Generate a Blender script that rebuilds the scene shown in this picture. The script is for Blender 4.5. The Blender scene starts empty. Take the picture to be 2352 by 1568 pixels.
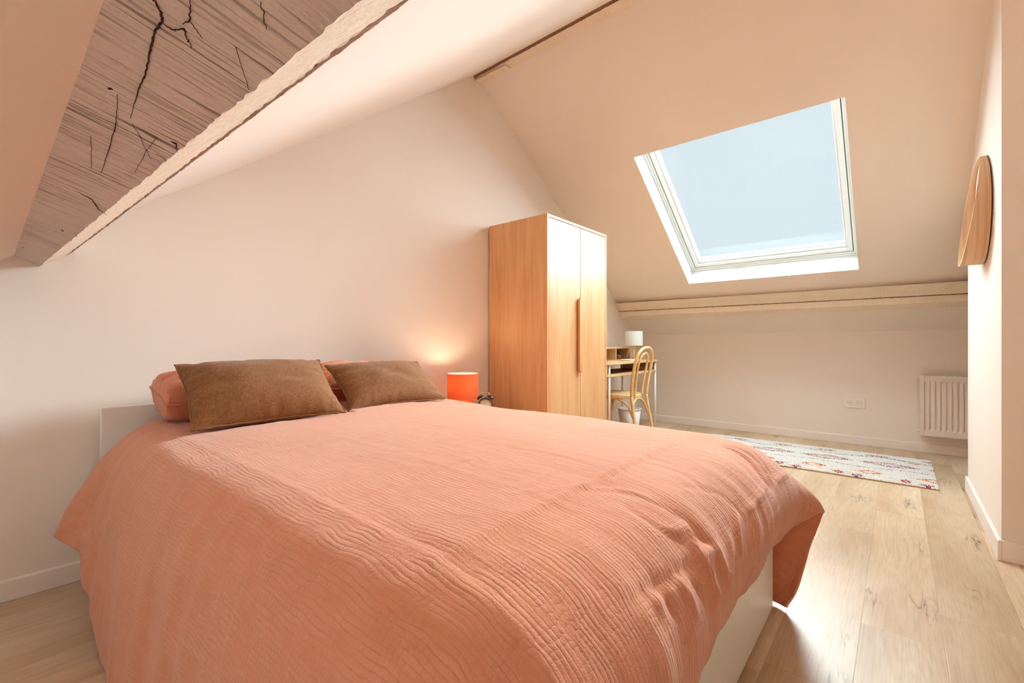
import bpy, bmesh, math, random
import numpy as np
from mathutils import Vector, Matrix
R = math.radians
rng = np.random.default_rng(7)
random.seed(7)
SC = bpy.context.scene
COL = SC.collection

# ------------------------------------------------------------------ helpers
def srgb(r, g, b):
    f = lambda c: (c/255/12.92) if c/255 <= .04045 else ((c/255+.055)/1.055)**2.4
    return (f(r), f(g), f(b), 1)

class MB:
    """collects shapes and links them as ONE mesh object"""
    def __init__(s): s.v = []; s.f = []; s.sm = []
    def add(s, verts, faces, smooth=False):
        b = len(s.v)
        s.v += [tuple(map(float, p)) for p in verts]
        s.f += [tuple(i+b for i in f) for f in faces]
        s.sm += [smooth]*len(faces)
        return s
    def box(s, x0, x1, y0, y1, z0, z1):
        v = [(x, y, z) for z in (z0, z1) for y in (y0, y1) for x in (x0, x1)]
        return s.add(v, [(0,2,3,1),(4,5,7,6),(0,1,5,4),(2,6,7,3),(0,4,6,2),(1,3,7,5)])
    def hexa(s, p):   # 8 points, order like box
        return s.add(p, [(0,2,3,1),(4,5,7,6),(0,1,5,4),(2,6,7,3),(0,4,6,2),(1,3,7,5)])
    def prism(s, poly, axis, a, b):   # polygon (2D) extruded along an axis
        def P(p, t):
            if axis == 1: return (p[0], t, p[1])
            if axis == 0: return (t, p[0], p[1])
            return (p[0], p[1], t)
        n = len(poly)
        v = [P(p, a) for p in poly]+[P(p, b) for p in poly]
        f = [tuple(range(n))[::-1], tuple(range(n, 2*n))]+[(i, (i+1) % n, n+(i+1) % n, n+i) for i in range(n)]
        return s.add(v, f)
    def lathe(s, prof, n=48, c=(0,0,0), cap0=True, cap1=True, smooth=True, M=None):
        v = []; f = []
        for r, z in prof:
            for k in range(n):
                a = 2*math.pi*k/n
                p = Vector((r*math.cos(a), r*math.sin(a), z))
                if M is not None: p = M @ p
                v.append(p+Vector(c))
        m = len(prof)
        for j in range(m-1):
            for k in range(n):
                k2 = (k+1) % n
                f.append((j*n+k, j*n+k2, (j+1)*n+k2, (j+1)*n+k))
        if cap0: f.append(tuple(range(n))[::-1])
        if cap1: f.append(tuple((m-1)*n+k for k in range(n)))
        return s.add(v, f, smooth)
    def tube(s, pts, r, n=14, closed=False, smooth=True):
        P = [Vector(p) for p in pts]; N = len(P)
        rr = r if hasattr(r, '__len__') else [r]*N
        v = []; f = []
        prev = None
        for i in range(N):
            if closed: t = (P[(i+1) % N]-P[i-1]).normalized()
            else: t = (P[min(i+1, N-1)]-P[max(i-1, 0)]).normalized()
            if prev is None:
                a = Vector((0,0,1)) if abs(t.z) < .9 else Vector((1,0,0))
                u = t.cross(a).normalized()
            else:
                u = (prev - t*prev.dot(t)).normalized()
            prev = u; w = t.cross(u)
            for k in range(n):
                a = 2*math.pi*k/n
                v.append(P[i]+(u*math.cos(a)+w*math.sin(a))*rr[i])
        for i in range(N if closed else N-1):
            i2 = (i+1) % N
            for k in range(n):
                k2 = (k+1) % n
                f.append((i*n+k, i*n+k2, i2*n+k2, i2*n+k))
        if not closed:
            f.append(tuple(range(n))[::-1]); f.append(tuple((N-1)*n+k for k in range(n)))
        return s.add(v, f, smooth)
    def build(s, name, mat, parent=None, bevel=0, seg=2):
        me = bpy.data.meshes.new(name)
        me.from_pydata(s.v, [], s.f); me.update()
        me.polygons.foreach_set('use_smooth', s.sm)
        o = bpy.data.objects.new(name, me); COL.objects.link(o)
        if mat: me.materials.append(mat)
        if parent is not None: o.parent = parent; o.matrix_parent_inverse = Matrix.Identity(4); o.location = -Vector(parent.location); 
        if parent is not None and parent.parent is not None: o.location = (0, 0, 0)
        if bevel:
            m = o.modifiers.new('bevel', 'BEVEL'); m.width = bevel; m.segments = seg; m.limit_method = 'ANGLE'; m.angle_limit = R(40)
        return o

def grid_mesh(name, P, mat, parent=None, closed=False, smooth=True, uv=None):
    """P: (n,m,3) array of points -> one mesh"""
    n, m = P.shape[:2]
    idx = np.arange(n*m).reshape(n, m)
    F = np.stack([idx[:-1,:-1], idx[1:,:-1], idx[1:,1:], idx[:-1,1:]], -1).reshape(-1, 4)
    me = bpy.data.meshes.new(name)
    me.from_pydata(P.reshape(-1, 3).tolist(), [], F.tolist()); me.update()
    me.polygons.foreach_set('use_smooth', [smooth]*len(F))
    if uv is not None:
        l = me.uv_layers.new(name='UVMap')
        l.data.foreach_set('uv', uv.reshape(-1, 2)[F.reshape(-1)].reshape(-1).astype(np.float32))
    o = bpy.data.objects.new(name, me); COL.objects.link(o)
    if mat: me.materials.append(mat)
    if parent is not None: o.parent = parent; o.location = -Vector(parent.location)
    return o

def thing(name, label, cat, loc=(0,0,0), group=None):
    o = bpy.data.objects.new(name, None); COL.objects.link(o)
    o.location = loc; o.empty_display_size = .05
    return tag(o, label, cat, group)
def tag(o, label=None, cat=None, group=None, kind=None):
    if label: o['label'] = label
    if cat: o['category'] = cat
    if group: o['group'] = group
    if kind: o['kind'] = kind
    return o
def struct(o, label=None, cat=None): return tag(o, label, cat, None, 'structure')

def catmull(pts, n):
    P = np.array(pts, float); m = len(P)
    E = np.vstack([2*P[0]-P[1], P, 2*P[-1]-P[-2]])
    d = np.r_[0, np.cumsum(np.linalg.norm(np.diff(P, axis=0), axis=1))]
    out = []
    for t in np.linspace(0, d[-1], n):
        i = min(np.searchsorted(d, t, side='right')-1, m-2); u = (t-d[i])/(d[i+1]-d[i])
        p0, p1, p2, p3 = E[i], E[i+1], E[i+2], E[i+3]
        out.append(.5*((2*p1)+(-p0+p2)*u+(2*p0-5*p1+4*p2-p3)*u*u+(-p0+3*p1-3*p2+p3)*u**3))
    return np.array(out)

_perm = rng.integers(0, 2**31, 4096)
def vnoise(x, y, seed=0):
    """smooth value noise in [-1,1], vectorised"""
    x = np.asarray(x, float); y = np.asarray(y, float)
    xi = np.floor(x).astype(np.int64); yi = np.floor(y).astype(np.int64)
    fx = x-xi; fy = y-yi
    fx = fx*fx*fx*(fx*(fx*6-15)+10); fy = fy*fy*fy*(fy*(fy*6-15)+10)
    def h(a, b):
        return (_perm[(_perm[(a+seed*131) & 4095]+b) & 4095] & 65535)/32767.5-1
    return ((h(xi, yi)*(1-fx)+h(xi+1, yi)*fx)*(1-fy)+(h(xi, yi+1)*(1-fx)+h(xi+1, yi+1)*fx)*fy)

# ------------------------------------------------------------------ materials
class NT:
    def __init__(s, name):
        s.m = bpy.data.materials.new(name); s.m.use_nodes = True
        s.t = s.m.node_tree; s.t.nodes.clear()
        s.out = s.n('ShaderNodeOutputMaterial'); s.b = s.n('ShaderNodeBsdfPrincipled')
        s.l(s.b.outputs[0], s.out.inputs[0])
    def n(s, typ, **kw):
        nd = s.t.nodes.new(typ)
        for k, v in kw.items():
            if k in ('operation', 'blend_type', 'data_type', 'noise_dimensions', 'feature', 'distance', 'wave_type', 'bands_direction', 'rings_direction', 'attribute_name', 'vector_type', 'interpolation_type', 'noise_type'): setattr(nd, k, v)
            else:
                key = int(k[1:]) if k[0] == '_' and k[1:].isdigit() else k.replace('_', ' ')
                if hasattr(v, 'is_linked') : s.l(v, nd.inputs[key])
                else: nd.inputs[key].default_value = v
        return nd
    def l(s, a, b): s.t.links.new(a, b)
    def math(s, op, a, b=None, c=None, clamp=False):
        nd = s.t.nodes.new('ShaderNodeMath'); nd.operation = op; nd.use_clamp = clamp
        for i, v in enumerate((a, b, c)):
            if v is None: continue
            if hasattr(v, 'is_linked'): s.l(v, nd.inputs[i])
            else: nd.inputs[i].default_value = v
        return nd.outputs[0]
    def mix(s, f, a, b, mode='MIX'):
        nd = s.t.nodes.new('ShaderNodeMix'); nd.data_type = 'RGBA'; nd.blend_type = mode
        for i, v in ((0, f), (6, a), (7, b)):
            if hasattr(v, 'is_linked'): s.l(v, nd.inputs[i])
            else: nd.inputs[i].default_value = v
        return nd.outputs[2]
    def ramp(s, fac, stops):
        nd = s.t.nodes.new('ShaderNodeValToRGB'); s.l(fac, nd.inputs[0])
        e = nd.color_ramp.elements
        while len(e) < len(stops): e.new(.5)
        for i, (p, c) in enumerate(stops):
            e[i].position = p; e[i].color = c if hasattr(c, '__len__') else (c, c, c, 1)
        return nd.outputs[0]
    def coord(s, kind='Object', scale=(1,1,1), rot=(0,0,0), loc=(0,0,0)):
        tc = s.t.nodes.new('ShaderNodeTexCoord'); mp = s.t.nodes.new('ShaderNodeMapping')
        s.l(tc.outputs[kind], mp.inputs[0])
        mp.inputs['Scale'].default_value = scale; mp.inputs['Rotation'].default_value = rot; mp.inputs['Location'].default_value = loc
        return mp.outputs[0]
    def world(s, scale=(1,1,1)):
        g = s.t.nodes.new('ShaderNodeNewGeometry'); mp = s.t.nodes.new('ShaderNodeMapping')
        s.l(g.outputs['Position'], mp.inputs[0]); mp.inputs['Scale'].default_value = scale
        return mp.outputs[0]
    def noise(s, vec, scale=5, detail=4, rough=.5, dist=0):
        nd = s.n('ShaderNodeTexNoise', Scale=scale, Detail=detail, Roughness=rough, Distortion=dist); s.l(vec, nd.inputs['Vector'])
        return nd.outputs['Fac']
    def bump(s, h, strength=.3, dist=.01, normal=None):
        nd = s.n('ShaderNodeBump', Strength=strength, Distance=dist); s.l(h, nd.inputs['Height'])
        if normal is not None: s.l(normal, nd.inputs['Normal'])
        s.l(nd.outputs[0], s.b.inputs['Normal']); return nd.outputs[0]
    def col(s, c):
        if hasattr(c, 'is_linked'): s.l(c, s.b.inputs['Base Color'])
        else: s.b.inputs['Base Color'].default_value = c
    def set(s, **kw):
        for k, v in kw.items(): s.b.inputs[k.replace('_', ' ')].default_value = v
        return s

def plain(name, c, rough=.5, metallic=0, bump=0, bscale=200, spec=.5):
    t = NT(name); t.col(c); t.set(Roughness=rough, Metallic=metallic, Specular_IOR_Level=spec)
    if bump: t.bump(t.noise(t.world(), bscale, 3), bump, .001)
    return t.m

def wall_mat(name, c):
    t = NT(name)
    w = t.world()
    t.col(t.mix(t.noise(w, 1.2, 1), c, (c[0]*.96, c[1]*.95, c[2]*.94, 1)))
    t.set(Roughness=.85, Specular_IOR_Level=.2)
    t.bump(t.noise(w, 260, 1), .10, .001)
    return t.m
WALLC = srgb(241, 230, 221)
M_WALL = wall_mat('painted plaster', WALLC)
M_CEIL = wall_mat('painted sloping plaster', WALLC)
M_TRIM = plain('painted skirting', srgb(240, 231, 224), .45)
M_WHITE = plain('white lacquer', srgb(232, 226, 220), .38)
M_REVEAL = plain('white lining board', srgb(228, 230, 228), .5)
M_FRAME = plain('white window paint', srgb(226, 226, 222), .35)
M_DARKSEAL = plain('grey rubber seal', srgb(95, 95, 100), .6)

def wood_mat(name, c1, c2, c3, axis='z', scale=1., rough=.5, bump=.08, streak=1.):
    t = NT(name)
    g = {'z': (14, 14, 1.1), 'x': (1.1, 14, 14), 'y': (14, 1.1, 14), 'v': (.8, 46, .8)}[axis]
    v = t.world(tuple(k*scale for k in g))
    n1 = t.noise(v, 1.6, 5, .55, .8)
    v2 = t.world(tuple(k*scale*(7 if k > 5 else 1.6) for k in g))
    n2 = t.noise(v2, 1.5, 4, .6, .2)
    base = t.ramp(n1, [(.30, c1), (.52, c2), (.74, c3)])
    c = t.mix(t.math('MULTIPLY', t.ramp(n2, [(.42, 0.0), (.66, 1.0)]), .22*streak), base, (c3[0]*.6, c3[1]*.52, c3[2]*.45, 1))
    t.col(c); t.set(Roughness=rough)
    t.bump(n2, bump, .001)
    return t.m
M_OAK = wood_mat('light oak veneer', srgb(228, 180, 132), srgb(221, 167, 116), srgb(207, 148, 97), 'z', .8, .42, streak=.8)
M_OAKX = wood_mat('light oak board', srgb(230, 196, 150), srgb(224, 186, 138), srgb(212, 168, 118), 'x', .9, .42)
M_BENT = wood_mat('bent beech', srgb(238, 204, 150), srgb(232, 192, 134), srgb(222, 178, 118), 'z', .7, .38)
M_SHELFDARK = plain('brown shelf liner', srgb(150, 105, 80), .5)

def painted_beam(name, base, dark, sc=1., amount=1., specks=0.):
    """whitewashed old timber: paint worn off along saw marks and checks"""
    t = NT(name)
    v = t.coord('UV', (1, 1, 1))
    # saw marks run across the beam (u = along, v = across)
    m1 = t.noise(t.coord('UV', (120*sc, 7*sc, 1), (0, 0, R(14))), 1.2, 6, .68, .35)
    big = t.noise(t.coord('UV', (5*sc, 6*sc, 1)), 1.3, 3, .5)
    m2 = t.noise(t.coord('UV', (30*sc, 30*sc, 1)), 2.5, 5, .65)
    worn = t.math('MULTIPLY', t.ramp(m1, [(.52, 0.), (.62, 1.)]), t.ramp(big, [(.40, 0.18), (.60, 1.)]))
    spots = t.ramp(m2, [(.66, 0.), (.74, 1.)])
    f = t.math('MAXIMUM', t.math('MULTIPLY', worn, .9*amount), t.math('MULTIPLY', spots, .55*amount), clamp=True)
    c = t.mix(f, base, dark)
    hue = t.noise(t.coord('UV', (3, 8, 1)), 2., 3, .5)
    c = t.mix(t.math('MULTIPLY', hue, .35), c, (base[0]*.75, base[1]*.70, base[2]*.66, 1))
    t.col(c); t.set(Roughness=.85, Specular_IOR_Level=.15)
    h = t.math('SUBTRACT', m2, t.math('MULTIPLY', f, .9))
    t.bump(h, .55, .004)
    return t.m
M_BEAM = painted_beam('whitewashed old timber', srgb(216, 198, 187), srgb(84, 64, 54))
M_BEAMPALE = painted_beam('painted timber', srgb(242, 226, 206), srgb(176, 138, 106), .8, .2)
M_BARE = painted_beam('bare timber in the gap', srgb(150, 112, 90), srgb(70, 48, 36), 1.5, 1.)
M_CRACK = plain('dark timber check', srgb(58, 38, 28), .95)

def floor_mat():
    t = NT('oak laminate planks')
    g = t.t.nodes.new('ShaderNodeNewGeometry'); sep = t.n('ShaderNodeSeparateXYZ'); t.l(g.outputs['Position'], sep.inputs[0])
    X, Y = sep.outputs[0], sep.outputs[1]
    W, L = .2, 1.32
    yy = t.math('ADD', t.math('DIVIDE', t.math('ADD', Y, .1085+20*W), W), 0)
    row = t.math('FLOOR', yy)
    rnd = t.n('ShaderNodeTexWhiteNoise', noise_dimensions='1D'); t.l(row, rnd.inputs['W'])
    xx = t.math('DIVIDE', t.math('ADD', t.math('ADD', X, 10), t.math('MULTIPLY', rnd.outputs[0], L)), L)
    colm = t.math('FLOOR', xx)
    cid = t.n('ShaderNodeCombineXYZ'); t.l(row, cid.inputs[0]); t.l(colm, cid.inputs[1])
    wn = t.n('ShaderNodeTexWhiteNoise', noise_dimensions='2D'); t.l(cid.outputs[0], wn.inputs[0])
    fy = t.math('SUBTRACT', yy, row); fx = t.math('SUBTRACT', xx, colm)
    ey = t.math('MULTIPLY', t.math('MINIMUM', fy, t.math('SUBTRACT', 1., fy)), W)
    ex = t.math('MULTIPLY', t.math('MINIMUM', fx, t.math('SUBTRACT', 1., fx)), L)
    edge = t.math('MINIMUM', ex, ey)
    seam = t.math('SUBTRACT', 1., t.math('DIVIDE', edge, .0014, clamp=True), clamp=True)
    # plank-local coordinates with a random offset
    off = t.math('MULTIPLY', wn.outputs[0], 37.)
    pc = t.n('ShaderNodeCombineXYZ')
    t.l(t.math('ADD', X, off), pc.inputs[0]); t.l(Y, pc.inputs[1]); t.l(off, pc.inputs[2])
    P = pc.outputs[0]
    def mp(sc):
        m = t.t.nodes.new('ShaderNodeMapping'); t.l(P, m.inputs[0]); m.inputs['Scale'].default_value = sc; return m.outputs[0]
    # cathedral grain: contour lines of a stretched noise
    lowf = t.noise(mp((.9, 7, 1)), 1.0, 2, .4, .25)
    rings = t.math('FRACT', t.math('MULTIPLY', lowf, 15.))
    ringl = t.math('ABSOLUTE', t.math('SUBTRACT', rings, .5))
    ringf = t.ramp(ringl, [(.0, 1.), (.28, .25), (.5, 0.)])
    fine = t.noise(mp((9, 190, 1)), 1.0, 3, .6)
    big = t.noise(mp((1.0, 5, 1)), 1.0, 3, .5)
    c = t.ramp(big, [(.3, srgb(226, 202, 174)), (.55, srgb(214, 186, 154)), (.75, srgb(192, 158, 124))])
    c = t.mix(t.math('MULTIPLY', ringf, .13), c, srgb(150, 112, 78))
    c = t.mix(t.math('MULTIPLY', t.ramp(fine, [(.45, 0.), (.7, 1.)]), .30), c, srgb(160, 122, 88))
    tone = t.ramp(wn.outputs[0], [(0., (.86, .85, .84, 1)), (1., (1.03, 1.03, 1.03, 1))])
    c = t.mix(1., c, tone, 'MULTIPLY')
    # knots and short cracks
    vo = t.n('ShaderNodeTexVoronoi', Scale=1.0, feature='F1', Randomness=1.); t.l(mp((2.3, 5.2, 1)), vo.inputs['Vector'])
    kd = t.math('ADD', vo.outputs['Distance'], t.math('MULTIPLY', t.math('SUBTRACT', t.noise(mp((14, 40, 1)), 1., 3, .6), .5), .16))
    sel = t.math('GREATER_THAN', vo.outputs['Color'], .45)
    halo = t.math('MULTIPLY', t.ramp(kd, [(.03, 1.), (.22, 0.)]), .30)
    core = t.ramp(kd, [(.03, 1.), (.075, 0.)])
    crk = t.noise(mp((2.6, 24, 1)), 1.0, 3, .55, .6)
    crl = t.ramp(t.math('ABSOLUTE', t.math('SUBTRACT', crk, .5)), [(.0, 1.), (.03, 0.)])
    crz = t.ramp(kd, [(.10, 1.), (.36, 0.)])
    crack = t.math('MULTIPLY', crl, crz)
    km = t.math('MULTIPLY', t.math('MAXIMUM', halo, t.math('MAXIMUM', core, t.math('MULTIPLY', crack, .9))), sel)
    c = t.mix(t.math('MULTIPLY', km, .95), c, srgb(86, 60, 42))
    c = t.mix(t.math('MULTIPLY', seam, .38), c, srgb(120, 88, 60))
    t.col(c); t.set(Roughness=.42, Specular_IOR_Level=.4)
    h = t.math('SUBTRACT', t.math('MULTIPLY', fine, .3), t.math('ADD', seam, t.math('MULTIPLY', km, .3)))
    t.bump(h, .25, .002)
    return t.m
M_FLOOR = floor_mat()

def cloth_mat(name, c1, c2, crink=1., sheen=.48):
    """double gauze cotton: crinkles run along v with a fine cross ladder"""
    t = NT(name)
    def uv(sc, rot=0): return t.coord('UV', sc, (0, 0, rot))
    warp = t.n('ShaderNodeTexNoise', Scale=9., Detail=1.); t.l(uv((1, 1, 1)), warp.inputs['Vector'])
    wv = t.n('ShaderNodeVectorMath', operation='MULTIPLY_ADD'); t.l(warp.outputs['Color'], wv.inputs[0])
    wv.inputs[1].default_value = (.03, .03, 0); t.l(uv((1, 1, 1)), wv.inputs[2])
    def mp(sc):
        m = t.t.nodes.new('ShaderNodeMapping'); t.l(wv.outputs[0], m.inputs[0]); m.inputs['Scale'].default_value = sc; return m.outputs[0]
    sp_ = t.n('ShaderNodeSeparateXYZ'); t.l(mp((1, 1, 1)), sp_.inputs[0])
    pa = t.math('ADD', t.math('MULTIPLY', sp_.outputs[0], 3.1416/.0095), t.math('ADD', t.math('MULTIPLY', t.noise(mp((5, 1.6, 1)), 1., 1, .5), 7.), t.math('MULTIPLY', t.noise(mp((60, 26, 1)), 1., 2, .6), 2.4)))
    pb = t.math('ADD', t.math('MULTIPLY', sp_.outputs[1], 3.1416/.0105), t.math('ADD', t.math('MULTIPLY', t.noise(mp((3, 7, 1)), 1., 1, .5), 9.), t.math('MULTIPLY', t.noise(mp((70, 26, 1)), 1., 2, .6), 4.5)))
    a = t.math('POWER', t.math('ABSOLUTE', t.math('SINE', pa)), .55)
    b = t.math('POWER', t.math('ABSOLUTE', t.math('SINE', pb)), .5)
    ga = t.ramp(t.noise(mp((34, 11, 1)), 1., 2, .65), [(.34, .1), (.66, 1.)])
    gb = t.ramp(t.noise(mp((11, 16, 1)), 1., 2, .62), [(.38, .05), (.64, .95)])
    fine = t.noise(mp((420, 420, 1)), 1., 1, .6)
    ridge = t.noise(mp((55, 7, 1)), 1., 2, .55)
    area = t.noise(uv((2.2, 1.6, 1)), 1., 2, .5)          # where the crinkle is stronger
    h = t.math('ADD', t.math('MULTIPLY', a, ga), t.math('MULTIPLY', b, t.math('MULTIPLY', gb, .8)))
    h = t.math('ADD', h, t.math('MULTIPLY', ridge, 1.2))
    h = t.math('ADD', h, t.math('MULTIPLY', fine, .6))
    h = t.math('MULTIPLY', h, t.math('MULTIPLY_ADD', area, 1.3, .3))
    t.bump(h, .85*crink, .0016)
    shade = t.ramp(a, [(.3, 0.), (.7, 1.)])
    t.col(t.mix(t.math('MULTIPLY', t.math('MULTIPLY', shade, ga), .6), c1, c2))
    t.set(Roughness=.9, Specular_IOR_Level=.1, Sheen_Weight=sheen, Sheen_Roughness=.38)
    t.b.inputs['Sheen Tint'].default_value = (1, .95, .91, 1)
    tb = t.n('ShaderNodeBsdfTranslucent', Color=(c1[0], c1[1]*.8, c1[2]*.7, 1)); mx_ = t.n('ShaderNodeMixShader', Fac=.18)
    t.l(t.b.outputs[0], mx_.inputs[1]); t.l(tb.outputs[0], mx_.inputs[2]); t.l(mx_.outputs[0], t.out.inputs[0])
    return t.m
M_DUVET = cloth_mat('coral cotton gauze', srgb(227, 153, 119), srgb(237, 171, 139))
M_SALMON = cloth_mat('coral pillow gauze', srgb(224, 148, 118), srgb(232, 162, 132), .7)
def linen_mat():
    t = NT('brown washed linen')
    v1 = t.noise(t.coord('UV', (45, 620, 1)), 1., 2, .6)
    v2 = t.noise(t.coord('UV', (620, 45, 1)), 1., 2, .6)
    w = t.math('ADD', v1, v2)
    c = t.ramp(t.math('MULTIPLY', w, .5), [(.36, srgb(106, 68, 40)), (.5, srgb(134, 88, 52)), (.64, srgb(158, 110, 72))])
    t.col(c); t.set(Roughness=.85, Specular_IOR_Level=.15, Sheen_Weight=.15)
    big = t.noise(t.coord('UV', (9, 5, 1)), 1., 3, .5)
    t.bump(t.math('ADD', w, t.math('MULTIPLY', big, 2.)), .35, .002)
    return t.m
M_LINEN = linen_mat()

# ------------------------------------------------------------------ room numbers
GY = 2.4242             # end wall behind the bed
KX = 5.15               # low wall under the roof window
H = .92                 # camera height
LM, LB = .73, 1.577-.73*.537          # left slope  z = LB + LM x
RM, RB = -.705, 2.186+.705*3.525      # right slope z = RB + RM x
RX = (RB-LB)/(LM-RM); RZ = LB+LM*RX   # ridge
KZ = RB+RM*KX
YB = -2.0               # wall behind the camera
LX = -.42; LZ = LB+LM*LX
zl = lambda x: LB+LM*x
zr = lambda x: RB+RM*x

# floor, walls, slopes
struct(MB().box(LX-.1, KX+.15, YB-.1, GY+.1, -.12, 0).build('floor', M_FLOOR))
def gable_poly(): return [(LX-.1, -.12), (KX+.15, -.12), (KX+.15, KZ-.05), (RX, RZ+.1), (LX-.1, LZ+.0)]
struct(MB().prism(gable_poly(), 1, GY, GY+.12).build('wall_back', M_WALL))
struct(MB().prism(gable_poly(), 1, YB-.12, YB).build('wall_front', M_WALL))
kx0 = KX+.035            # the low wall runs a touch out of square
mb = MB(); mb.hexa([(KX, YB, -.12), (KX+.15, YB, -.12), (kx0, GY, -.12), (KX+.15, GY, -.12), (KX, YB, KZ), (KX+.15, YB, KZ), (kx0, GY, KZ-.02), (KX+.15, GY, KZ-.02)])
struct(mb.build('wall_right', M_WALL))
struct(MB().box(LX-.1, LX, YB, GY, -.12, LZ).build('wall_left', M_WALL))
# left slope
struct(MB().add([(LX, YB, LZ), (RX, YB, RZ), (RX, GY, RZ), (LX, GY, LZ), (LX, YB, LZ+.1), (RX, YB, RZ+.1), (RX, GY, RZ+.1), (LX, GY, LZ+.1)],
    [(0,3,2,1),(4,5,6,7),(0,1,5,4),(1,2,6,5),(2,3,7,6),(3,0,4,7)]).build('ceiling_left', M_CEIL))
# right slope with the roof-window opening
OX0, OX1, OY0, OY1 = 3.276, 4.493, .234, 1.556
def slope_pt(x, y, off=0.):
    nx, nz = -RM, 1.; l = math.hypot(nx, nz)
    return (x+nx/l*off, y, zr(x)+nz/l*off)
xe = KX+.14
mb = MB()
xs = [RX, OX0, OX1, xe]; ys = [YB, OY0, OY1, GY]
v = [slope_pt(x, y) for y in ys for x in xs]
f = [(j*4+i, (j+1)*4+i, (j+1)*4+i+1, j*4+i+1) for j in range(3) for i in range(3) if not (i == 1 and j == 1)]
mb.add(v, f)
v = [slope_pt(x, y, .2) for y in ys for x in xs]
mb.add(v, [tuple(reversed(q)) for q in f])
struct(mb.build('ceiling_right', M_CEIL))

# ------------------------------------------------------------------ roof window
nx, nz = -RM/math.hypot(RM, 1), 1/math.hypot(RM, 1)
N_ = Vector((nx, 0, nz)); U_ = Vector((nz, 0, -nx)); V_ = Vector((0, 1, 0))   # U_ runs down the slope
O_ = Vector(slope_pt(OX0, OY0)); UL = (OX1-OX0)/nz; VL = OY1-OY0
def wp(u, v, w): return O_+U_*u+V_*v+N_*w
def ring(mbx, i0, i1, w0, w1, su=0.):
    """rectangular ring: outer inset i0, inner inset i1 from the opening, from depth w0 to w1"""
    for (a0, a1, b0, b1) in ((i0, UL-i0, i0, i1), (i0, UL-i0, VL-i1, VL-i0), (i0, i1, i1, VL-i1), (UL-i1, UL-i0, i1, VL-i1)):
        mbx.hexa([wp(u, v, w) for w in (w0, w1) for v in (b0, b1) for u in (a0, a1)])
win = struct(thing('window_1', None, None, O_))
DR = .17
lin = MB()
lin.hexa([wp(u, v, w) for w in (.0015, DR+.12) for v in (-.02, 0.0) for u in (0, UL)])
lin.hexa([wp(u, v, w) for w in (.0015, DR+.12) for v in (VL, VL+.02) for u in (0, UL)])
lin.hexa([wp(u, v, w) for w in (.0015, DR+.12) for v in (-.02, VL+.02) for u in (-.02, 0)])
lin.hexa([wp(u, v, w) for w in (.0015, DR+.12) for v in (-.02, VL+.02) for u in (UL, UL+.02)])
lin.build('reveal_lining', M_REVEAL, win)
fr = MB(); ring(fr, 0, .018, DR-.012, DR); ring(fr, 0, .034, DR, DR+.10); 
fr.build('window_frame', M_FRAME, win, .002)
sl = MB(); ring(sl, .034, .040, DR+.012, DR+.08); sl.build('window_seal', M_DARKSEAL, win)
sa = MB(); ring(sa, .040, .072, DR+.004, DR+.09); ring(sa, .072, .088, DR+.022, DR+.09); sa.build('window_sash', M_FRAME, win, .002)
gk = MB(); ring(gk, .088, .0905, DR+.050, DR+.056); gk.build('glazing_gasket', M_DARKSEAL, win)
t = NT('clear window glass'); t.t.nodes.remove(t.b)
tr = t.n('ShaderNodeBsdfTransparent', Color=(.99, .995, 1., 1)); gl = t.n('ShaderNodeBsdfGlossy', Roughness=.02)
lw = t.n('ShaderNodeLayerWeight', Blend=.5); fz = t.math('MULTIPLY_ADD', t.math('POWER', lw.outputs['Facing'], 5.), .6, .03); mx = t.n('ShaderNodeMixShader')
t.l(fz, mx.inputs[0]); t.l(tr.outputs[0], mx.inputs[1]); t.l(gl.outputs[0], mx.inputs[2]); t.l(mx.outputs[0], t.out.inputs[0])
M_GLASS = t.m
pn = MB(); pn.hexa([wp(u, v, w) for w in (DR+.056, DR+.060) for v in (.086, VL-.086) for u in (.086, UL-.086)])
pn.build('pane', M_GLASS, win)

# ------------------------------------------------------------------ chimney breast and skirting
CX0, CX1, CY1, CY0 = 2.805, 4.005, -.335, -1.25
struct(MB().prism([(CX0, 0), (CX1, 0), (CX1, zr(CX1)+.02), (CX0, zr(CX0)+.02)], 1, CY0, CY1).build('wall_chimney', M_WALL))
def skirt(name, poly, axis, a, b):
    return struct(MB().prism(poly, axis, a, b).build(name, M_TRIM, None, .0025))
BH = .076; BT = .013
def sk(h=BH, t=BT): return [(0, 0), (t, 0), (t, h-.004), (t-.004, h), (0, h)]
skirt('baseboard_back', [(GY-p, q) for p, q in sk()], 0, LX, KX)
mb = MB(); pf = sk()
v = [(KX-p, YB, q) for p, q in pf]+[(kx0-p, GY-.013, q) for p, q in pf]; n = len(pf)
mb.add(v, [tuple(range(n)), tuple(range(n, 2*n))[::-1]]+[(i, n+i, n+(i+1) % n, (i+1) % n) for i in range(n)])
struct(mb.build('baseboard_right', M_TRIM, None, .0025))
skirt('baseboard_chimney_side', [(CY1+p, q) for p, q in sk(.088)], 0, CX0-BT, CX1+.005)
skirt('baseboard_chimney_front', [(CX0-p, q) for p, q in sk(.088)], 1, CY0, CY1)
skirt('baseboard_left', [(LX+p, q) for p, q in sk()], 1, YB, GY-.013)
skirt('baseboard_front', [(YB+p, q) for p, q in sk()], 0, LX, KX)

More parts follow.
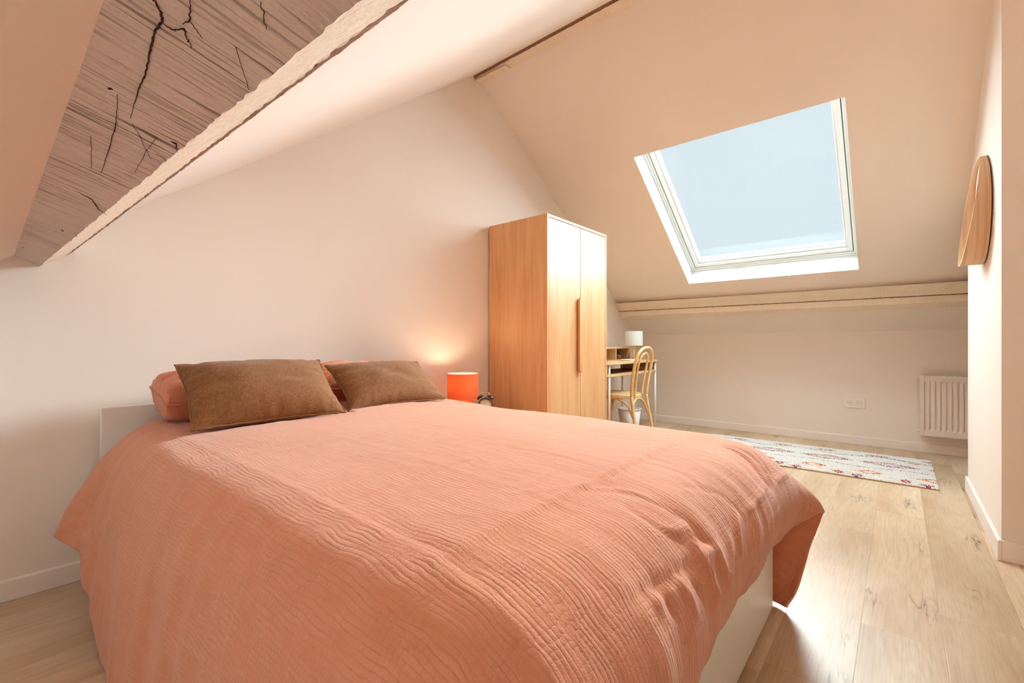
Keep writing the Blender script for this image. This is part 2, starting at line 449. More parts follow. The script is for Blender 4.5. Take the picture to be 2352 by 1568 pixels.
# ------------------------------------------------------------------ beams
def beam(name, secA, yA, secB, yB, mat, label, n=220, rough=.004, seg=10, seed=1, edge=.006, mats=None):
    """timber with a polygonal section (open top against the slope), surface worn by hand tools"""
    secA = np.array(secA, float); secB = np.array(secB, float)
    cols = []; us = []
    d = np.r_[0, np.cumsum(np.linalg.norm(np.diff(secA, axis=0), axis=1))]
    tt = []
    for k in range(len(secA)-1):
        m = seg
        for i in range(m): tt.append((k, i/m))
    tt.append((len(secA)-2, 1.))
    yy = np.linspace(yA, yB, n)
    P = np.zeros((len(tt), n, 3)); UVs = np.zeros((len(tt), n, 2))
    for j, (k, u) in enumerate(tt):
        a = secA[k]*(1-u)+secA[k+1]*u; b = secB[k]*(1-u)+secB[k+1]*u
        w = (yy-yA)/(yB-yA)
        P[j, :, 0] = a[0]*(1-w)+b[0]*w; P[j, :, 1] = yy; P[j, :, 2] = a[1]*(1-w)+b[1]*w
        UVs[j, :, 0] = yy; UVs[j, :, 1] = d[k]*(1-u)+d[k+1]*u
    # wear, strongest on the arrises
    for j, (k, u) in enumerate(tt):
        if j in (0, len(tt)-1): continue
        e = math.exp(-min(u, 1-u)*seg/1.0)
        amp = rough*.5+edge*e
        if mats and k+u < 1.5: amp = .0005
        P[j, :, 0] += amp*(.35*vnoise(yy*22, j*.35, seed)+.65*vnoise(yy*85, j*.9, seed+3))
        P[j, :, 2] += amp*(.35*vnoise(yy*20+50, j*.35, seed+1)+.65*vnoise(yy*90, j*.9, seed+4))
    o = grid_mesh(name, P, mat, uv=UVs, smooth=False)
    if mats:
        for m_ in mats[0]: o.data.materials.append(m_)
        sid = np.array([mats[1][k] for (k, u) in tt[:-1]]); o.data.polygons.foreach_set('material_index', np.repeat(sid, n-1).astype(np.int32))
    # cap at the near end
    tag(o, label, 'beam', kind='structure')
    return o, P
bA = [(.066, 1.262), (.0705, 1.236), (.133, 1.205), (.202, 1.254), (.221, 1.272), (.224, 1.276), (.250, 1.366)]
bB = [(.068, 1.263), (.0725, 1.238), (.203, 1.203), (.266, 1.254), (.284, 1.270), (.287, 1.274), (.325, 1.421)]
def lerp_sec(w): return [(a[0]*(1-w)+b[0]*w, a[1]*(1-w)+b[1]*w) for a, b in zip(bA, bB)]
yB_ = .30; yEnd = -.6
wEnd = (GY-yEnd)/(GY-yB_)
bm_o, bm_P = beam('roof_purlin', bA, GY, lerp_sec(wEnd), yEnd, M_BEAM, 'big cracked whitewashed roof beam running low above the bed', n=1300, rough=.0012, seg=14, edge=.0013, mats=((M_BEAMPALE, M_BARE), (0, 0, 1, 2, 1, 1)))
# checks (drying cracks) cut across the purlin: thin dark splits following hand-picked courses on its wide lower face
def on_face(y, u):
    w = (GY-y)/(GY-yB_)
    s = lerp_sec(w); a = np.array(s[1]); b = np.array(s[2])
    p = a*(1-u)+b*u; nrm = np.array([-(a-b)[1], (a-b)[0]]); nrm /= np.linalg.norm(nrm)
    if nrm[1] > 0: nrm = -nrm
    p = p+nrm*.0012
    return Vector((p[0], y, p[1]))
def split(pts, w0):
    P = [on_face(*p) for p in pts]
    # refine with jitter
    Q = []
    for i in range(len(P)-1):
        for k in range(8):
            q = P[i].lerp(P[i+1], k/8); q = q+Vector((random.uniform(-1, 1)*.0006, random.uniform(-1, 1)*.0018, random.uniform(-1, 1)*.0006)); Q.append(q)
    Q.append(P[-1])
    N = len(Q)
    return Q, [max(.0003, w0*(math.sin(math.pi*(i+.6)/(N+.4))**.6)*random.uniform(.7, 1.2)) for i in range(N)]
CRACKS = [([(0.5008,0.2089),(0.5103,0.2245),(0.5208,0.2849),(0.533,0.3117),(0.5502,0.3024),(0.5856,0.3273),(0.6304,0.3768),(0.6891,0.4048),(0.7776,0.4768)],3),([(0.5343,0.3141),(0.5334,0.3861),(0.5223,0.4272),(0.5339,0.481),(0.5429,0.5247)],2.2),([(0.4704,0.3633),(0.5035,0.4278),(0.5154,0.4074)],1.6),([(0.5037,0.4304),(0.5168,0.5387)],1.2),([(0.731,0.3034),(0.8118,0.3988),(0.8972,0.4658),(1.056,0.5746)],1.6),([(1.2316,0.4895),(1.2456,0.7146),(1.2956,0.8699),(1.3155,1.0477)],2.4),([(0.7845,0.8696),(0.7842,0.9229),(0.8109,1.0022)],2.4),([(0.7955,0.759),(0.8661,0.7757),(0.9784,0.8614)],0.9),([(0.9064,0.2821),(1.0511,0.4505)],0.8),([(0.4162,0.6509),(0.4435,0.773)],1.2),([(0.4958,0.7191),(0.5507,0.978)],0.8),([(0.7897,0.5202),(0.8835,0.8669)],0.8),([(2.1479,0.1024),(2.1542,0.2158)],2.0),([(1.6454,0.6709),(1.6539,0.7375)],2.5),([(0.7254,0.2188),(0.7247,0.2526)],3.0),([(0.8597,0.9953),(0.8528,0.8641)],0.7)]
for pts, w0 in CRACKS:
    Q, rr_ = split(pts, w0*.00036)
    ck_ = MB().tube(Q, rr_, 6, smooth=False).build('drying_crack', M_CRACK, bm_o)

bP = [(4.735, 1.380), (4.5908, 1.3648), (4.6488, 1.3236), (4.7057, 1.2863), (4.7136, 1.2912), (4.7165, 1.2794), (4.7283, 1.2293), (4.80, 1.195), (4.88, 1.215)]
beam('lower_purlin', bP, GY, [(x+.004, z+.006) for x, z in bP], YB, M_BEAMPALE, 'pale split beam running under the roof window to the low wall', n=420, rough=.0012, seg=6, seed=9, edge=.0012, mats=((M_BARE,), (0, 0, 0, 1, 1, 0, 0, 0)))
bR = [(2.380, 2.945), (2.392, 2.931), (2.404, 2.917), (2.474, 2.905), (2.500, 2.935)]
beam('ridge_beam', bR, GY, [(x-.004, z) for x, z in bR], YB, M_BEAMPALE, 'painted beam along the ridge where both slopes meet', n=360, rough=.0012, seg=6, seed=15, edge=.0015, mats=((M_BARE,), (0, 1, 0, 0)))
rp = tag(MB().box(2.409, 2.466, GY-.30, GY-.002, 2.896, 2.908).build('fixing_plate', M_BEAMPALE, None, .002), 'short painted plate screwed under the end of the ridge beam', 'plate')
for yy_ in (GY-.06, GY-.15, GY-.26):
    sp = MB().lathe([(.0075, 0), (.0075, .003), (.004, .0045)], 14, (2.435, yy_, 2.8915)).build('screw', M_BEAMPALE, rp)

# ------------------------------------------------------------------ bed
BX0, BX1, BY0, BY1 = .2953, 1.7563, .3252, 2.385
bed = thing('bed', 'white double bed with low headboard and footboard under a coral duvet', 'bed', ((BX0+BX1)/2, (BY0+BY1)/2, 0))
MB().box(BX0, BX1, BY1-.03, BY1, .0, .668).build('headboard', M_WHITE, bed, .003)
MB().box(BX0, BX1, BY0, BY0+.03, .015, .375).build('footboard', M_WHITE, bed, .003)
for xa in (BX0+.012, BX1-.04): MB().box(xa, xa+.028, BY0+.03, BY1-.03, .10, .36).build('side_rail', M_WHITE, bed, .002)
for xa in (BX0+.05, BX1-.09):
    MB().box(xa, xa+.04, BY0+.035, BY0+.075, 0, .10).build('foot', M_WHITE, bed, .002)
MB().box(BX0+.05, BX1-.05, BY0+.05, BY1-.04, .30, .545).build('mattress', plain('white mattress ticking', srgb(230, 224, 216), .9), bed, .05, 4)

PRESS = []      # surfaces that press into the duvet
# pillows and cushions
def pillow(name, bl, br, tl, thick, mat, label, cat, group, n=90, pinch=.06, ex_=.62, ey_=.62, flange=.0, seed=1, wr=.006, sag=0.):
    """bl,br,tl: 3D corners of the mid-plane (bottom-left, bottom-right, top-left)"""
    bl, br, tl = map(lambda p: np.array(p, float), (bl, br, tl))
    ex = (br-bl); ey = (tl-bl); W_, H_ = np.linalg.norm(ex), np.linalg.norm(ey); ez = np.cross(ex, ey); ez /= np.linalg.norm(ez)
    c = bl+ex/2+ey/2
    u = np.linspace(-1, 1, n); U, V = np.meshgrid(u, u, indexing='ij')
    U = np.sin(U*np.pi/2)*.35+U*.65; V = np.sin(V*np.pi/2)*.35+V*.65
    root = thing(name, label, cat, tuple(bl+ex/2), group)
    a = np.clip(1-np.abs(U)**2.6, 0, 1); b = np.clip(1-np.abs(V)**2.6, 0, 1)
    T = (a**ex_)*(b**ey_)
    px = 1-pinch*(1-V**2)*1.0; py = 1-pinch*(1-U**2)*1.0
    # seam gathers near the edges
    edge = np.exp(-(1-np.abs(V))*5)
    g1 = wr*(vnoise(U*9+seed, V*2, seed)*edge+vnoise(U*2.2, V*9+seed, seed+1)*np.exp(-(1-np.abs(U))*5))
    g2 = wr*.9*vnoise(U*3+seed*3, V*3, seed+2)
    parts = PARTS = []
    for sgn in (1, -1):
        h = sgn*(T*thick/2)+ (g1*1.2+g2)*T**.5*(1 if sgn > 0 else .6)
        P = c+(ex/2)[None, None]*(U*px)[..., None]+(ey/2)[None, None]*(V*py)[..., None]+ez*h[..., None]
        P[..., 2] -= sag*(1-np.abs(U))*(1+V)/2
        parts.append(P)
    PRESS.extend(parts)
    n2 = n*n
    idx = np.arange(n2).reshape(n, n)
    F0 = np.stack([idx[:-1,:-1], idx[1:,:-1], idx[1:,1:], idx[:-1,1:]], -1).reshape(-1, 4)
    F = np.vstack([F0, F0[:, ::-1]+n2])
    me = bpy.data.meshes.new('pillow_body'); me.from_pydata(np.vstack([p.reshape(-1, 3) for p in parts]).tolist(), [], F.tolist()); me.update()
    me.polygons.foreach_set('use_smooth', [True]*len(F))
    l = me.uv_layers.new(name='UVMap'); uvv = np.stack([U*W_/2, V*H_/2], -1).reshape(-1, 2); uvv = np.vstack([uvv, uvv+.5])
    l.data.foreach_set('uv', uvv[F.reshape(-1)].reshape(-1).astype(np.float32))
    bm = bmesh.new(); bm.from_mesh(me); bmesh.ops.remove_doubles(bm, verts=bm.verts, dist=1e-5); bm.to_mesh(me); bm.free()
    me.materials.append(mat)
    o = bpy.data.objects.new('cover', me); COL.objects.link(o); o.parent = root; o.location = -Vector(root.location)
    # seam welt round the edge
    B = parts[0]; loop = np.vstack([B[:, 0], B[-1, 1:], B[-2::-1, -1], B[0, -2:0:-1]])
    jit = np.array([.0022*vnoise(np.arange(len(loop))*.35, np.zeros(len(loop)), seed+k) for k in range(3)]).T
    sw = MB().tube((loop+jit)[::1], .0042 if flange == 0 else flange, 6, closed=True).build('seam', mat, root)
    return root
# brown linen cushions in front, coral sleeping pillows leaning on the wall behind
pillow('pillow', (.436, 2.05, .690), (1.06, 2.05, .690), (.440, 2.32, .742), .21, M_SALMON, 'coral gauze pillow behind the larger brown cushion, at the bed corner away from the lamp', 'pillow', 'coral pillows against the headboard', pinch=.02, ex_=.14, ey_=.5, seed=21, wr=.014)
pillow('pillow', (1.08, 2.09, .696), (1.71, 2.09, .680), (1.08, 2.33, .770), .19, M_SALMON, 'coral gauze pillow mostly hidden behind the brown cushion beside the lamp', 'pillow', 'coral pillows against the headboard', pinch=.02, ex_=.2, ey_=.5, seed=31, wr=.014)
pillow('cushion', (.452, 1.80, .628), (.985, 1.76, .632), (.462, 2.05, .838), .17, M_LINEN, 'wide brown linen cushion on the duvet, farther from the orange bedside lamp', 'cushion', 'brown linen cushions', pinch=.055, seed=41)
pillow('cushion', (1.035, 1.80, .632), (1.565, 1.80, .632), (1.035, 2.03, .815), .16, M_LINEN, 'brown linen cushion nearer the orange bedside lamp', 'cushion', 'brown linen cushions', pinch=.055, seed=51)

# duvet: one sheet wrapped over the mattress; key cross-sections, then puffs, folds and crinkles
XI0, XI1, YI = .43, 1.60, .50      # where the top starts to roll over
YH = 2.25                          # head hem
c_ = .0085
nL, nT, nR = 84, int((XI1-XI0)/c_), 84
nF, nM = 56, int((YH-YI)/c_)
def prof(pts, n): return catmull(pts, n)
# left profiles (x,z) from top to hem at given y
LEFT = [(2.25, [(.43,.611),(.36,.572),(.296,.508),(.245,.436),(.190,.342),(.154,.246)]),
        (2.08, [(.43,.612),(.35,.580),(.288,.505),(.250,.410),(.215,.300),(.196,.225)]),
        (1.97, [(.43,.613),(.34,.583),(.282,.500),(.246,.380),(.222,.250),(.205,.130)]),
        (1.70, [(.43,.615),(.335,.585),(.278,.500),(.243,.360),(.222,.180),(.212,.012)]),
        (1.20, [(.43,.615),(.335,.585),(.278,.500),(.243,.360),(.222,.180),(.205,.012)]),
        (.50,  [(.43,.612),(.335,.585),(.278,.500),(.243,.360),(.222,.180),(.205,.012)])]
RIGHT = [(2.25, [(1.60,.626),(1.70,.607),(1.775,.532),(1.800,.40),(1.805,.25),(1.81,.12)]),
         (1.20, [(1.60,.612),(1.70,.590),(1.780,.520),(1.810,.40),(1.815,.22),(1.82,.03)]),
         (.50,  [(1.60,.606),(1.70,.590),(1.780,.520),(1.812,.40),(1.815,.22),(1.815,.02)])]
FOOT = [(.43, [(.50,.605),(.36,.575),(.275,.505),(.250,.42),(.262,.335)]),
        (1.00,[(.50,.612),(.36,.585),(.275,.510),(.250,.42),(.268,.335)]),
        (1.35,[(.50,.612),(.36,.587),(.272,.512),(.248,.42),(.268,.332)]),
        (1.60,[(.50,.606),(.36,.580),(.268,.505),(.240,.42),(.262,.330)])]
def stations(keys, t, n):
    ks = sorted(keys, key=lambda k: k[0]); K = np.array([k[0] for k in ks]); A = np.array([prof(k[1], n) for k in ks])
    out = []
    for v in t:
        i = int(np.clip(np.searchsorted(K, v)-1, 0, len(K)-2)); u = np.clip((v-K[i])/(K[i+1]-K[i]), 0, 1); u = u*u*(3-2*u)
        out.append(A[i]*(1-u)+A[i+1]*u)
    return np.array(out)
yv = np.linspace(YI, YH, nM); xv = np.linspace(XI0, XI1, nT)
SL = stations(LEFT, yv, nL); SR = stations(RIGHT, yv, nR); SF = stations(FOOT, xv, nF)
NP = nL+nT+nR-2; NQ = nF+nM-1
D = np.zeros((NP, NQ, 3))
jm = slice(nF-1, NQ); 
# top
topz = SL[:, 0, 1][None, :]*(1-np.linspace(0, 1, nT))[:, None]+SR[:, 0, 1][None, :]*np.linspace(0, 1, nT)[:, None]
u = np.linspace(0, 1, nT)[:, None]; w = np.linspace(0, 1, nM)[None, :]
fz = SF[:, 0, 1][:, None]-(SL[0, 0, 1]*(1-u)+SR[0, 0, 1]*u)
topz = topz+fz*(1-w)**2+.022*np.sin(np.pi*u)**.8*np.sin(np.pi*np.clip(w*.9+.06, 0, 1))**.7
D[nL-1:nL-1+nT, jm, 0] = xv[:, None]; D[nL-1:nL-1+nT, jm, 1] = yv[None, :]; D[nL-1:nL-1+nT, jm, 2] = topz
# sides
for k in range(nL):
    D[nL-1-k, jm, 0] = SL[:, k, 0]; D[nL-1-k, jm, 1] = yv; D[nL-1-k, jm, 2] = SL[:, k, 1]
for k in range(nR):
    D[nL+nT-2+k, jm, 0] = SR[:, k, 0]; D[nL+nT-2+k, jm, 1] = yv; D[nL+nT-2+k, jm, 2] = SR[:, k, 1]
# foot
for k in range(nF):
    D[nL-1:nL-1+nT, nF-1-k, 0] = xv; D[nL-1:nL-1+nT, nF-1-k, 1] = SF[:, k, 0]; D[nL-1:nL-1+nT, nF-1-k, 2] = SF[:, k, 1]
# corners as Coons patches
def coons(A, B, Cc, Dd):   # A(t) s=0, Cc(t) s=1, B(s) t=0, Dd(s) t=1
    s = np.linspace(0, 1, len(B))[:, None, None]; t = np.linspace(0, 1, len(A))[None, :, None]
    P = (1-s)*A[None]+s*Cc[None]+(1-t)*B[:, None]+t*Dd[:, None]
    return P-((1-s)*(1-t)*A[0]+(1-s)*t*A[-1]+s*(1-t)*Cc[0]+s*t*Cc[-1])
A = D[nL+nT-2:, nF-1].copy(); B = D[nL+nT-2, nF-1::-1].copy()
Cc = catmull([B[-1], (1.70,.247,.333), (1.785,.215,.345), (1.838,.190,.352), (1.850,.197,.325), (1.832,.222,.24), (1.815,.242,.15), (1.803,.262,.07), (1.795,.288,.012)], nR)
Dd = catmull([A[-1], (1.815,.40,.018), Cc[-1]], nF)
P = coons(A, B, Cc, Dd)
for k in range(nF): D[nL+nT-2:, nF-1-k] = P[k]
A = D[nL-1::-1, nF-1].copy() if nL > 1 else None
A = D[:nL, nF-1][::-1].copy(); B = D[nL-1, nF-1::-1].copy()
Cc = catmull([B[-1], (.36,.245,.31), (.27,.20,.24), (.22,.24,.14), (.19,.29,.02)], nL)
Dd = catmull([A[-1], (.195,.40,.012), Cc[-1]], nF)
P = coons(A, B, Cc, Dd)
for k in range(nF): D[:nL, nF-1-k] = P[k][::-1]
# flat (cloth) coordinates in metres
def arclen(a, ax):
    d = np.linalg.norm(np.diff(a, axis=ax), axis=-1); return np.concatenate([np.zeros_like(np.take(d, [0], ax)), np.cumsum(d, ax)], ax)
pm = np.median(arclen(D, 0), axis=1); qm = np.median(arclen(D, 1), axis=0)
pm = pm-pm[nL-1]+XI0; qm = qm-qm[nF-1]+YI        # so that p == x and q == y on the top
PP, QQ = np.meshgrid(pm, qm, indexing='ij')
def normals(D):
    du = np.gradient(D, axis=0); dv = np.gradient(D, axis=1); n = np.cross(du, dv)
    return n/np.maximum(np.linalg.norm(n, axis=-1, keepdims=True), 1e-9)
Nn = normals(D)
hgt = .0055*vnoise(PP*3.2, QQ*2.6, 1)+.0035*vnoise(PP*7, QQ*4, 2)
# crinkle ridges along the length
wx = PP+.008*vnoise(PP*5, QQ*3.5, 5)+.003*vnoise(PP*12, QQ*9, 6)
amt = np.clip(.55+.65*vnoise(PP*2.3+9, QQ*1.9, 7), .12, 1.2)
hgt += amt*(.0005*vnoise(wx*66, QQ*6, 8)+.0006*vnoise(wx*34, QQ*4., 9))
hgt += .00045*vnoise(PP*12, QQ*95, 10)
# folds hanging down the sides and over the foot
dl = np.clip((XI0-PP)/.75, 0, 1); dr = np.clip((PP-XI1)/.65, 0, 1); df = np.clip((YI-QQ)/.35, 0, 1)
hgt += dl**1.2*(.016*vnoise(QQ*5.5+3, PP*.8, 11)+.007*vnoise(QQ*15, PP*1.2, 12))
hgt += dr**1.2*(.014*vnoise(QQ*6+3, PP*.8, 13))
inner = np.clip((XI1+.05-PP)/.3, 0, 1)
hgt += df*inner*(.007*vnoise(PP*8+3, QQ*1.5, 14)+.0035*vnoise(PP*24, QQ*3, 15))
# creases: (p0,q0,p1,q1,width,height)
CREASE = [([(0.611,0.285),(0.697,0.278),(0.809,0.263),(0.861,0.263)],0.01,-0.006),([(0.861,0.263),(0.912,0.255),(0.938,0.255)],0.012,0.01),([(0.869,0.255),(0.878,0.232),(0.878,0.216)],0.008,0.008),([(0.826,0.343),(0.852,0.318),(0.912,0.309)],0.008,0.006),([(0.904,0.309),(0.887,0.285),(0.869,0.27)],0.007,0.007),([(0.912,0.301),(0.921,0.278),(0.938,0.255)],0.008,-0.006),([(0.809,0.509),(0.878,0.444),(0.895,0.374),(0.921,0.309),(0.938,0.255)],0.006,-0.004),([(0.818,0.509),(0.887,0.444),(0.904,0.374)],0.008,0.003),([(0.826,0.42),(0.818,0.351),(0.861,0.278)],0.006,-0.0035),([(1.498,0.42),(1.489,0.351),(1.446,0.285),(1.437,0.255)],0.012,-0.009),([(1.532,0.412),(1.549,0.343),(1.489,0.263)],0.01,0.007),([(1.584,0.343),(1.524,0.27),(1.498,0.255)],0.008,-0.006),([(1.498,0.255),(1.699,0.248)],0.01,0.006),([(1.128,0.27),(1.076,0.232),(1.067,0.2)],0.009,0.008),([(1.162,0.255),(1.282,0.255),(1.42,0.263)],0.007,0.005),([(0.955,0.248),(0.947,0.232),(0.955,0.2)],0.009,0.006),([(0.887,0.208),(0.869,0.177)],0.01,0.008),([(0.809,0.263),(0.809,0.232),(0.835,0.185)],0.01,-0.008),([(0.758,0.27),(0.766,0.232),(0.766,0.208)],0.01,0.007),([(0.671,0.278),(0.671,0.248)],0.01,0.007),([(1.024,0.381),(1.119,0.318),(1.145,0.263)],0.006,-0.0035),([(0.938,0.817),(0.964,0.706),(0.955,0.569)],0.006,-0.003),([(0.749,0.594),(0.912,0.62)],0.006,0.003),([(0.689,0.594),(0.792,0.526),(0.964,0.476)],0.005,0.0025),([(1.085,0.534),(1.11,0.428),(1.085,0.351)],0.006,-0.003),([(0.491,0.714),(0.473,0.569),(0.482,0.476),(0.508,0.412)],0.03,0.004),([(0.491,0.869),(0.456,0.62),(0.439,0.492)],0.03,-0.003),([(0.706,0.255),(0.706,0.224)],0.01,-0.008),([(1.033,0.241),(0.99,0.2),(0.955,0.177)],0.01,0.006),([(1.231,0.248),(1.188,0.208),(1.11,0.17)],0.012,0.005)]
for pts, wd, hh in CREASE:
    Q = catmull(pts, 24) if len(pts) > 2 else np.array(pts)
    best = np.full(PP.shape, 9.); tb = np.zeros(PP.shape)
    for k in range(len(Q)-1):
        a0, b0 = Q[k]; d = Q[k+1]-Q[k]; L2 = max(d@d, 1e-9)
        tt_ = np.clip(((PP-a0)*d[0]+(QQ-b0)*d[1])/L2, 0, 1)
        dist = np.hypot(PP-a0-tt_*d[0], QQ-b0-tt_*d[1])
        m_ = dist < best; best = np.where(m_, dist, best); tb = np.where(m_, (k+tt_)/(len(Q)-1), tb)
    hgt += hh*np.exp(-(best/wd)**2)*np.sin(np.pi*np.clip(tb*.86+.07, 0, 1))**.5
# pressed fold lines from the packet
for q0 in (.82, 1.30, 1.78): hgt += .0012*np.exp(-((QQ-q0-.01*np.sin(PP*3))/.006)**2)
for p0 in (.72, 1.03, 1.34): hgt += .0012*np.exp(-((PP-p0)/.006)**2)
if Nn[nL+nT//2, nF+nM//2, 2] < 0: Nn = -Nn
D = D+Nn*hgt[..., None]
# the cushions press the duvet down
G_ = np.full((260, 260), 9.)
for P_ in PRESS:
    q_ = P_.reshape(-1, 3); a_ = np.clip((q_[:, 0]*100).astype(int), 0, 259); b_ = np.clip((q_[:, 1]*100).astype(int), 0, 259)
    np.minimum.at(G_, (a_, b_), q_[:, 2])
for _ in range(2):
    Gp = np.pad(G_, 1, constant_values=9.); G_ = np.min([Gp[1+a_:261+a_, 1+b_:261+b_] for a_ in (-1, 0, 1) for b_ in (-1, 0, 1)], 0)
lim = G_[np.clip((D[..., 0]*100).astype(int), 0, 259), np.clip((D[..., 1]*100).astype(int), 0, 259)]-.008
dz = np.clip(D[..., 2]-lim, 0, .09); ok = (PP > XI0-.12) & (PP < XI1+.12)
D[..., 2] -= np.where(ok, dz, 0)
D[..., 2] = np.maximum(D[..., 2], .012)
dv = grid_mesh('duvet', D, M_DUVET, uv=np.stack([PP, QQ], -1))
sm = dv.modifiers.new('thick', 'SOLIDIFY'); sm.thickness = .012; sm.offset = -1 if True else 1; sm.use_rim = True
tag(dv, 'crinkled coral gauze duvet spread over the white bed', 'duvet')

# ------------------------------------------------------------------ bedside table, lamp and clock
NX0, NX1, NY0, NY1, NZ = 1.88, 2.36, 1.90, 2.36, .466
ns = thing('bedside_table', 'small white bedside table between bed and wardrobe under the orange lamp', 'bedside table', ((NX0+NX1)/2, (NY0+NY1)/2, 0))
MB().box(NX0, NX1, NY0, NY1, NZ-.02, NZ).build('tabletop', M_WHITE, ns, .002)
MB().box(NX0+.01, NX1-.01, NY0+.02, NY1-.01, .10, NZ-.02).build('cabinet_body', M_WHITE, ns, .002)
for za in (.11, .27): 
    d_ = MB().box(NX0+.015, NX1-.015, NY0, NY0+.02, za, za+.145).build('drawer', M_WHITE, ns, .002)
for xa in (NX0+.01, NX1-.05):
    for ya in (NY0+.02, NY1-.06): MB().box(xa, xa+.04, ya, ya+.04, 0, .10).build('leg', M_WHITE, ns, .002)

LXc, LYc = 2.07, 2.20
bl = thing('bedside_lamp', 'lit orange drum-shade lamp on the bedside table', 'lamp', (LXc, LYc, NZ))
t = NT('orange lampshade fabric'); c_or = srgb(240, 132, 84)
w1 = t.noise(t.world((30, 30, 260)), 1., 3, .6)
t.col(t.mix(t.math('MULTIPLY', w1, .5), c_or, srgb(222, 104, 58))); t.set(Roughness=.8)
tl_ = t.n('ShaderNodeBsdfTranslucent', Color=srgb(255, 188, 134)); ms = t.n('ShaderNodeMixShader', Fac=.33)
t.l(t.b.outputs[0], ms.inputs[1]); t.l(tl_.outputs[0], ms.inputs[2]); t.l(ms.outputs[0], t.out.inputs[0])
M_SHADE = t.m
M_ORANGE = plain('orange glazed ceramic', srgb(232, 92, 42), .25)
shz0, shz1, shr = .555, .721, .103
MB().lathe([(shr, shz0), (shr, shz1), (shr-.003, shz1), (shr-.003, shz0), (shr, shz0)], 64, (LXc, LYc, 0), False, False).build('lamp_shade', M_SHADE, bl)
t = NT('white shade lining'); t.col(srgb(250, 240, 225)); t.set(Roughness=.9)
tl_ = t.n('ShaderNodeBsdfTranslucent', Color=srgb(255, 220, 180)); ms = t.n('ShaderNodeMixShader', Fac=.4)
t.l(t.b.outputs[0], ms.inputs[1]); t.l(tl_.outputs[0], ms.inputs[2]); t.l(ms.outputs[0], t.out.inputs[0])
MB().lathe([(shr-.0035, shz0+.001), (shr-.0035, shz1-.0015)], 64, (LXc, LYc, 0), False, False).build('shade_lining', t.m, bl)
MB().lathe([(.066, NZ), (.068, NZ+.01), (.068, NZ+.085), (.062, NZ+.098), (.02, NZ+.105), (.018, NZ+.13)], 48, (LXc, LYc, 0)).build('lamp_base', M_ORANGE, bl)
t = NT('glowing bulb'); t.b.inputs['Emission Color'].default_value = (1, .74, .42, 1); t.b.inputs['Emission Strength'].default_value = 6
MB().lathe([(.004, .578), (.018, .585), (.028, .605), (.029, .622), (.022, .640), (.008, .650)], 24, (LXc, LYc, 0)).build('bulb', t.m, bl)

ck_c = Vector((2.100, 2.022, .520)); ck = thing('alarm_clock', 'dark twin-bell alarm clock beside the orange lamp', 'clock', (ck_c.x, ck_c.y, NZ))
fdir = Vector((-.74, -.67, 0)).normalized(); sdir = Vector((fdir.y, -fdir.x, 0))*-1
sdir = Vector((-fdir.y, fdir.x, 0))            # to the viewer's right
if sdir.dot(Vector((.65, -.76, 0))) < 0: sdir = -sdir
def ckp(a, b, z): return ck_c+sdir*a+fdir*b+Vector((0, 0, z))
MC = Matrix((( sdir.x, 0, fdir.x), (sdir.y, 0, fdir.y), (0, 1, 0)))   # local x->side, y->up, z->front
M_CLOCK = plain('dark bronze metal', srgb(70, 48, 40), .3, .6)
M_CHROME = plain('polished steel', srgb(225, 215, 205), .2, 1.)
def lathe_c(prof, n=40, c=ck_c): return MB().lathe(prof, n, c, M=MC)
lathe_c([(.020, -.022), (.046, -.020), (.049, -.01), (.049, .020), (.047, .024), (.043, .024), (.042, .018)]).build('clock_case', M_CLOCK, ck)
fc = lathe_c([(.0425, .0165), (.0425, .0185)]).build('clock_face', plain('cream clock dial', srgb(240, 222, 196), .5), ck)
mk = MB()
for k in range(12):
    a = k*math.pi/6; s_, c0 = math.sin(a), math.cos(a)
    p = ckp(s_*.036, .0188, c0*.036); q = ckp(s_*.031, .0188, c0*.031)
    mk.tube([p, q], .0011, 6)
mk.build('dial_marks', M_CLOCK, fc)
MB().tube([ckp(0, .0195, 0), ckp(0, .0195, .032)], .0009, 6).build('minute_hand', M_CLOCK, fc)
MB().tube([ckp(0, .0195, 0), ckp(-.021, .0195, .009)], .0013, 6).build('hour_hand', M_CLOCK, fc)
for sg in (-1, 1):
    ax = (sdir*sg*.55+Vector((0, 0, .83))).normalized()
    z3 = ax; x3 = z3.cross(fdir).normalized(); y3 = z3.cross(x3)
    MM = Matrix((x3, y3, z3)).transposed()
    MB().lathe([(.023, 0), (.0225, .006), (.018, .013), (.009, .017), (.002, .018)], 28, ckp(sg*.030, 0, .047), M=MM).build('bell', M_CLOCK, ck)
    MB().tube([ckp(sg*.024, 0, .040), ckp(sg*.030, 0, .049)], .003, 8).build('bell_post', M_CHROME, ck)
    MB().tube([ckp(sg*.026, 0, -.038), ckp(sg*.034, 0, -.054)], .003, 8).build('foot', M_CLOCK, ck)
MB().tube(catmull([ckp(-.030, 0, .060), ckp(-.025, 0, .078), ckp(-.016, 0, .084), ckp(.010, 0, .084), ckp(.022, 0, .080), ckp(.030, 0, .060)], 24), .0018, 8).build('handle', M_CHROME, ck)
MB().tube([ckp(0, 0, .048), ckp(0, 0, .062), ckp(.004, 0, .066)], .002, 8).build('hammer', M_CHROME, ck)

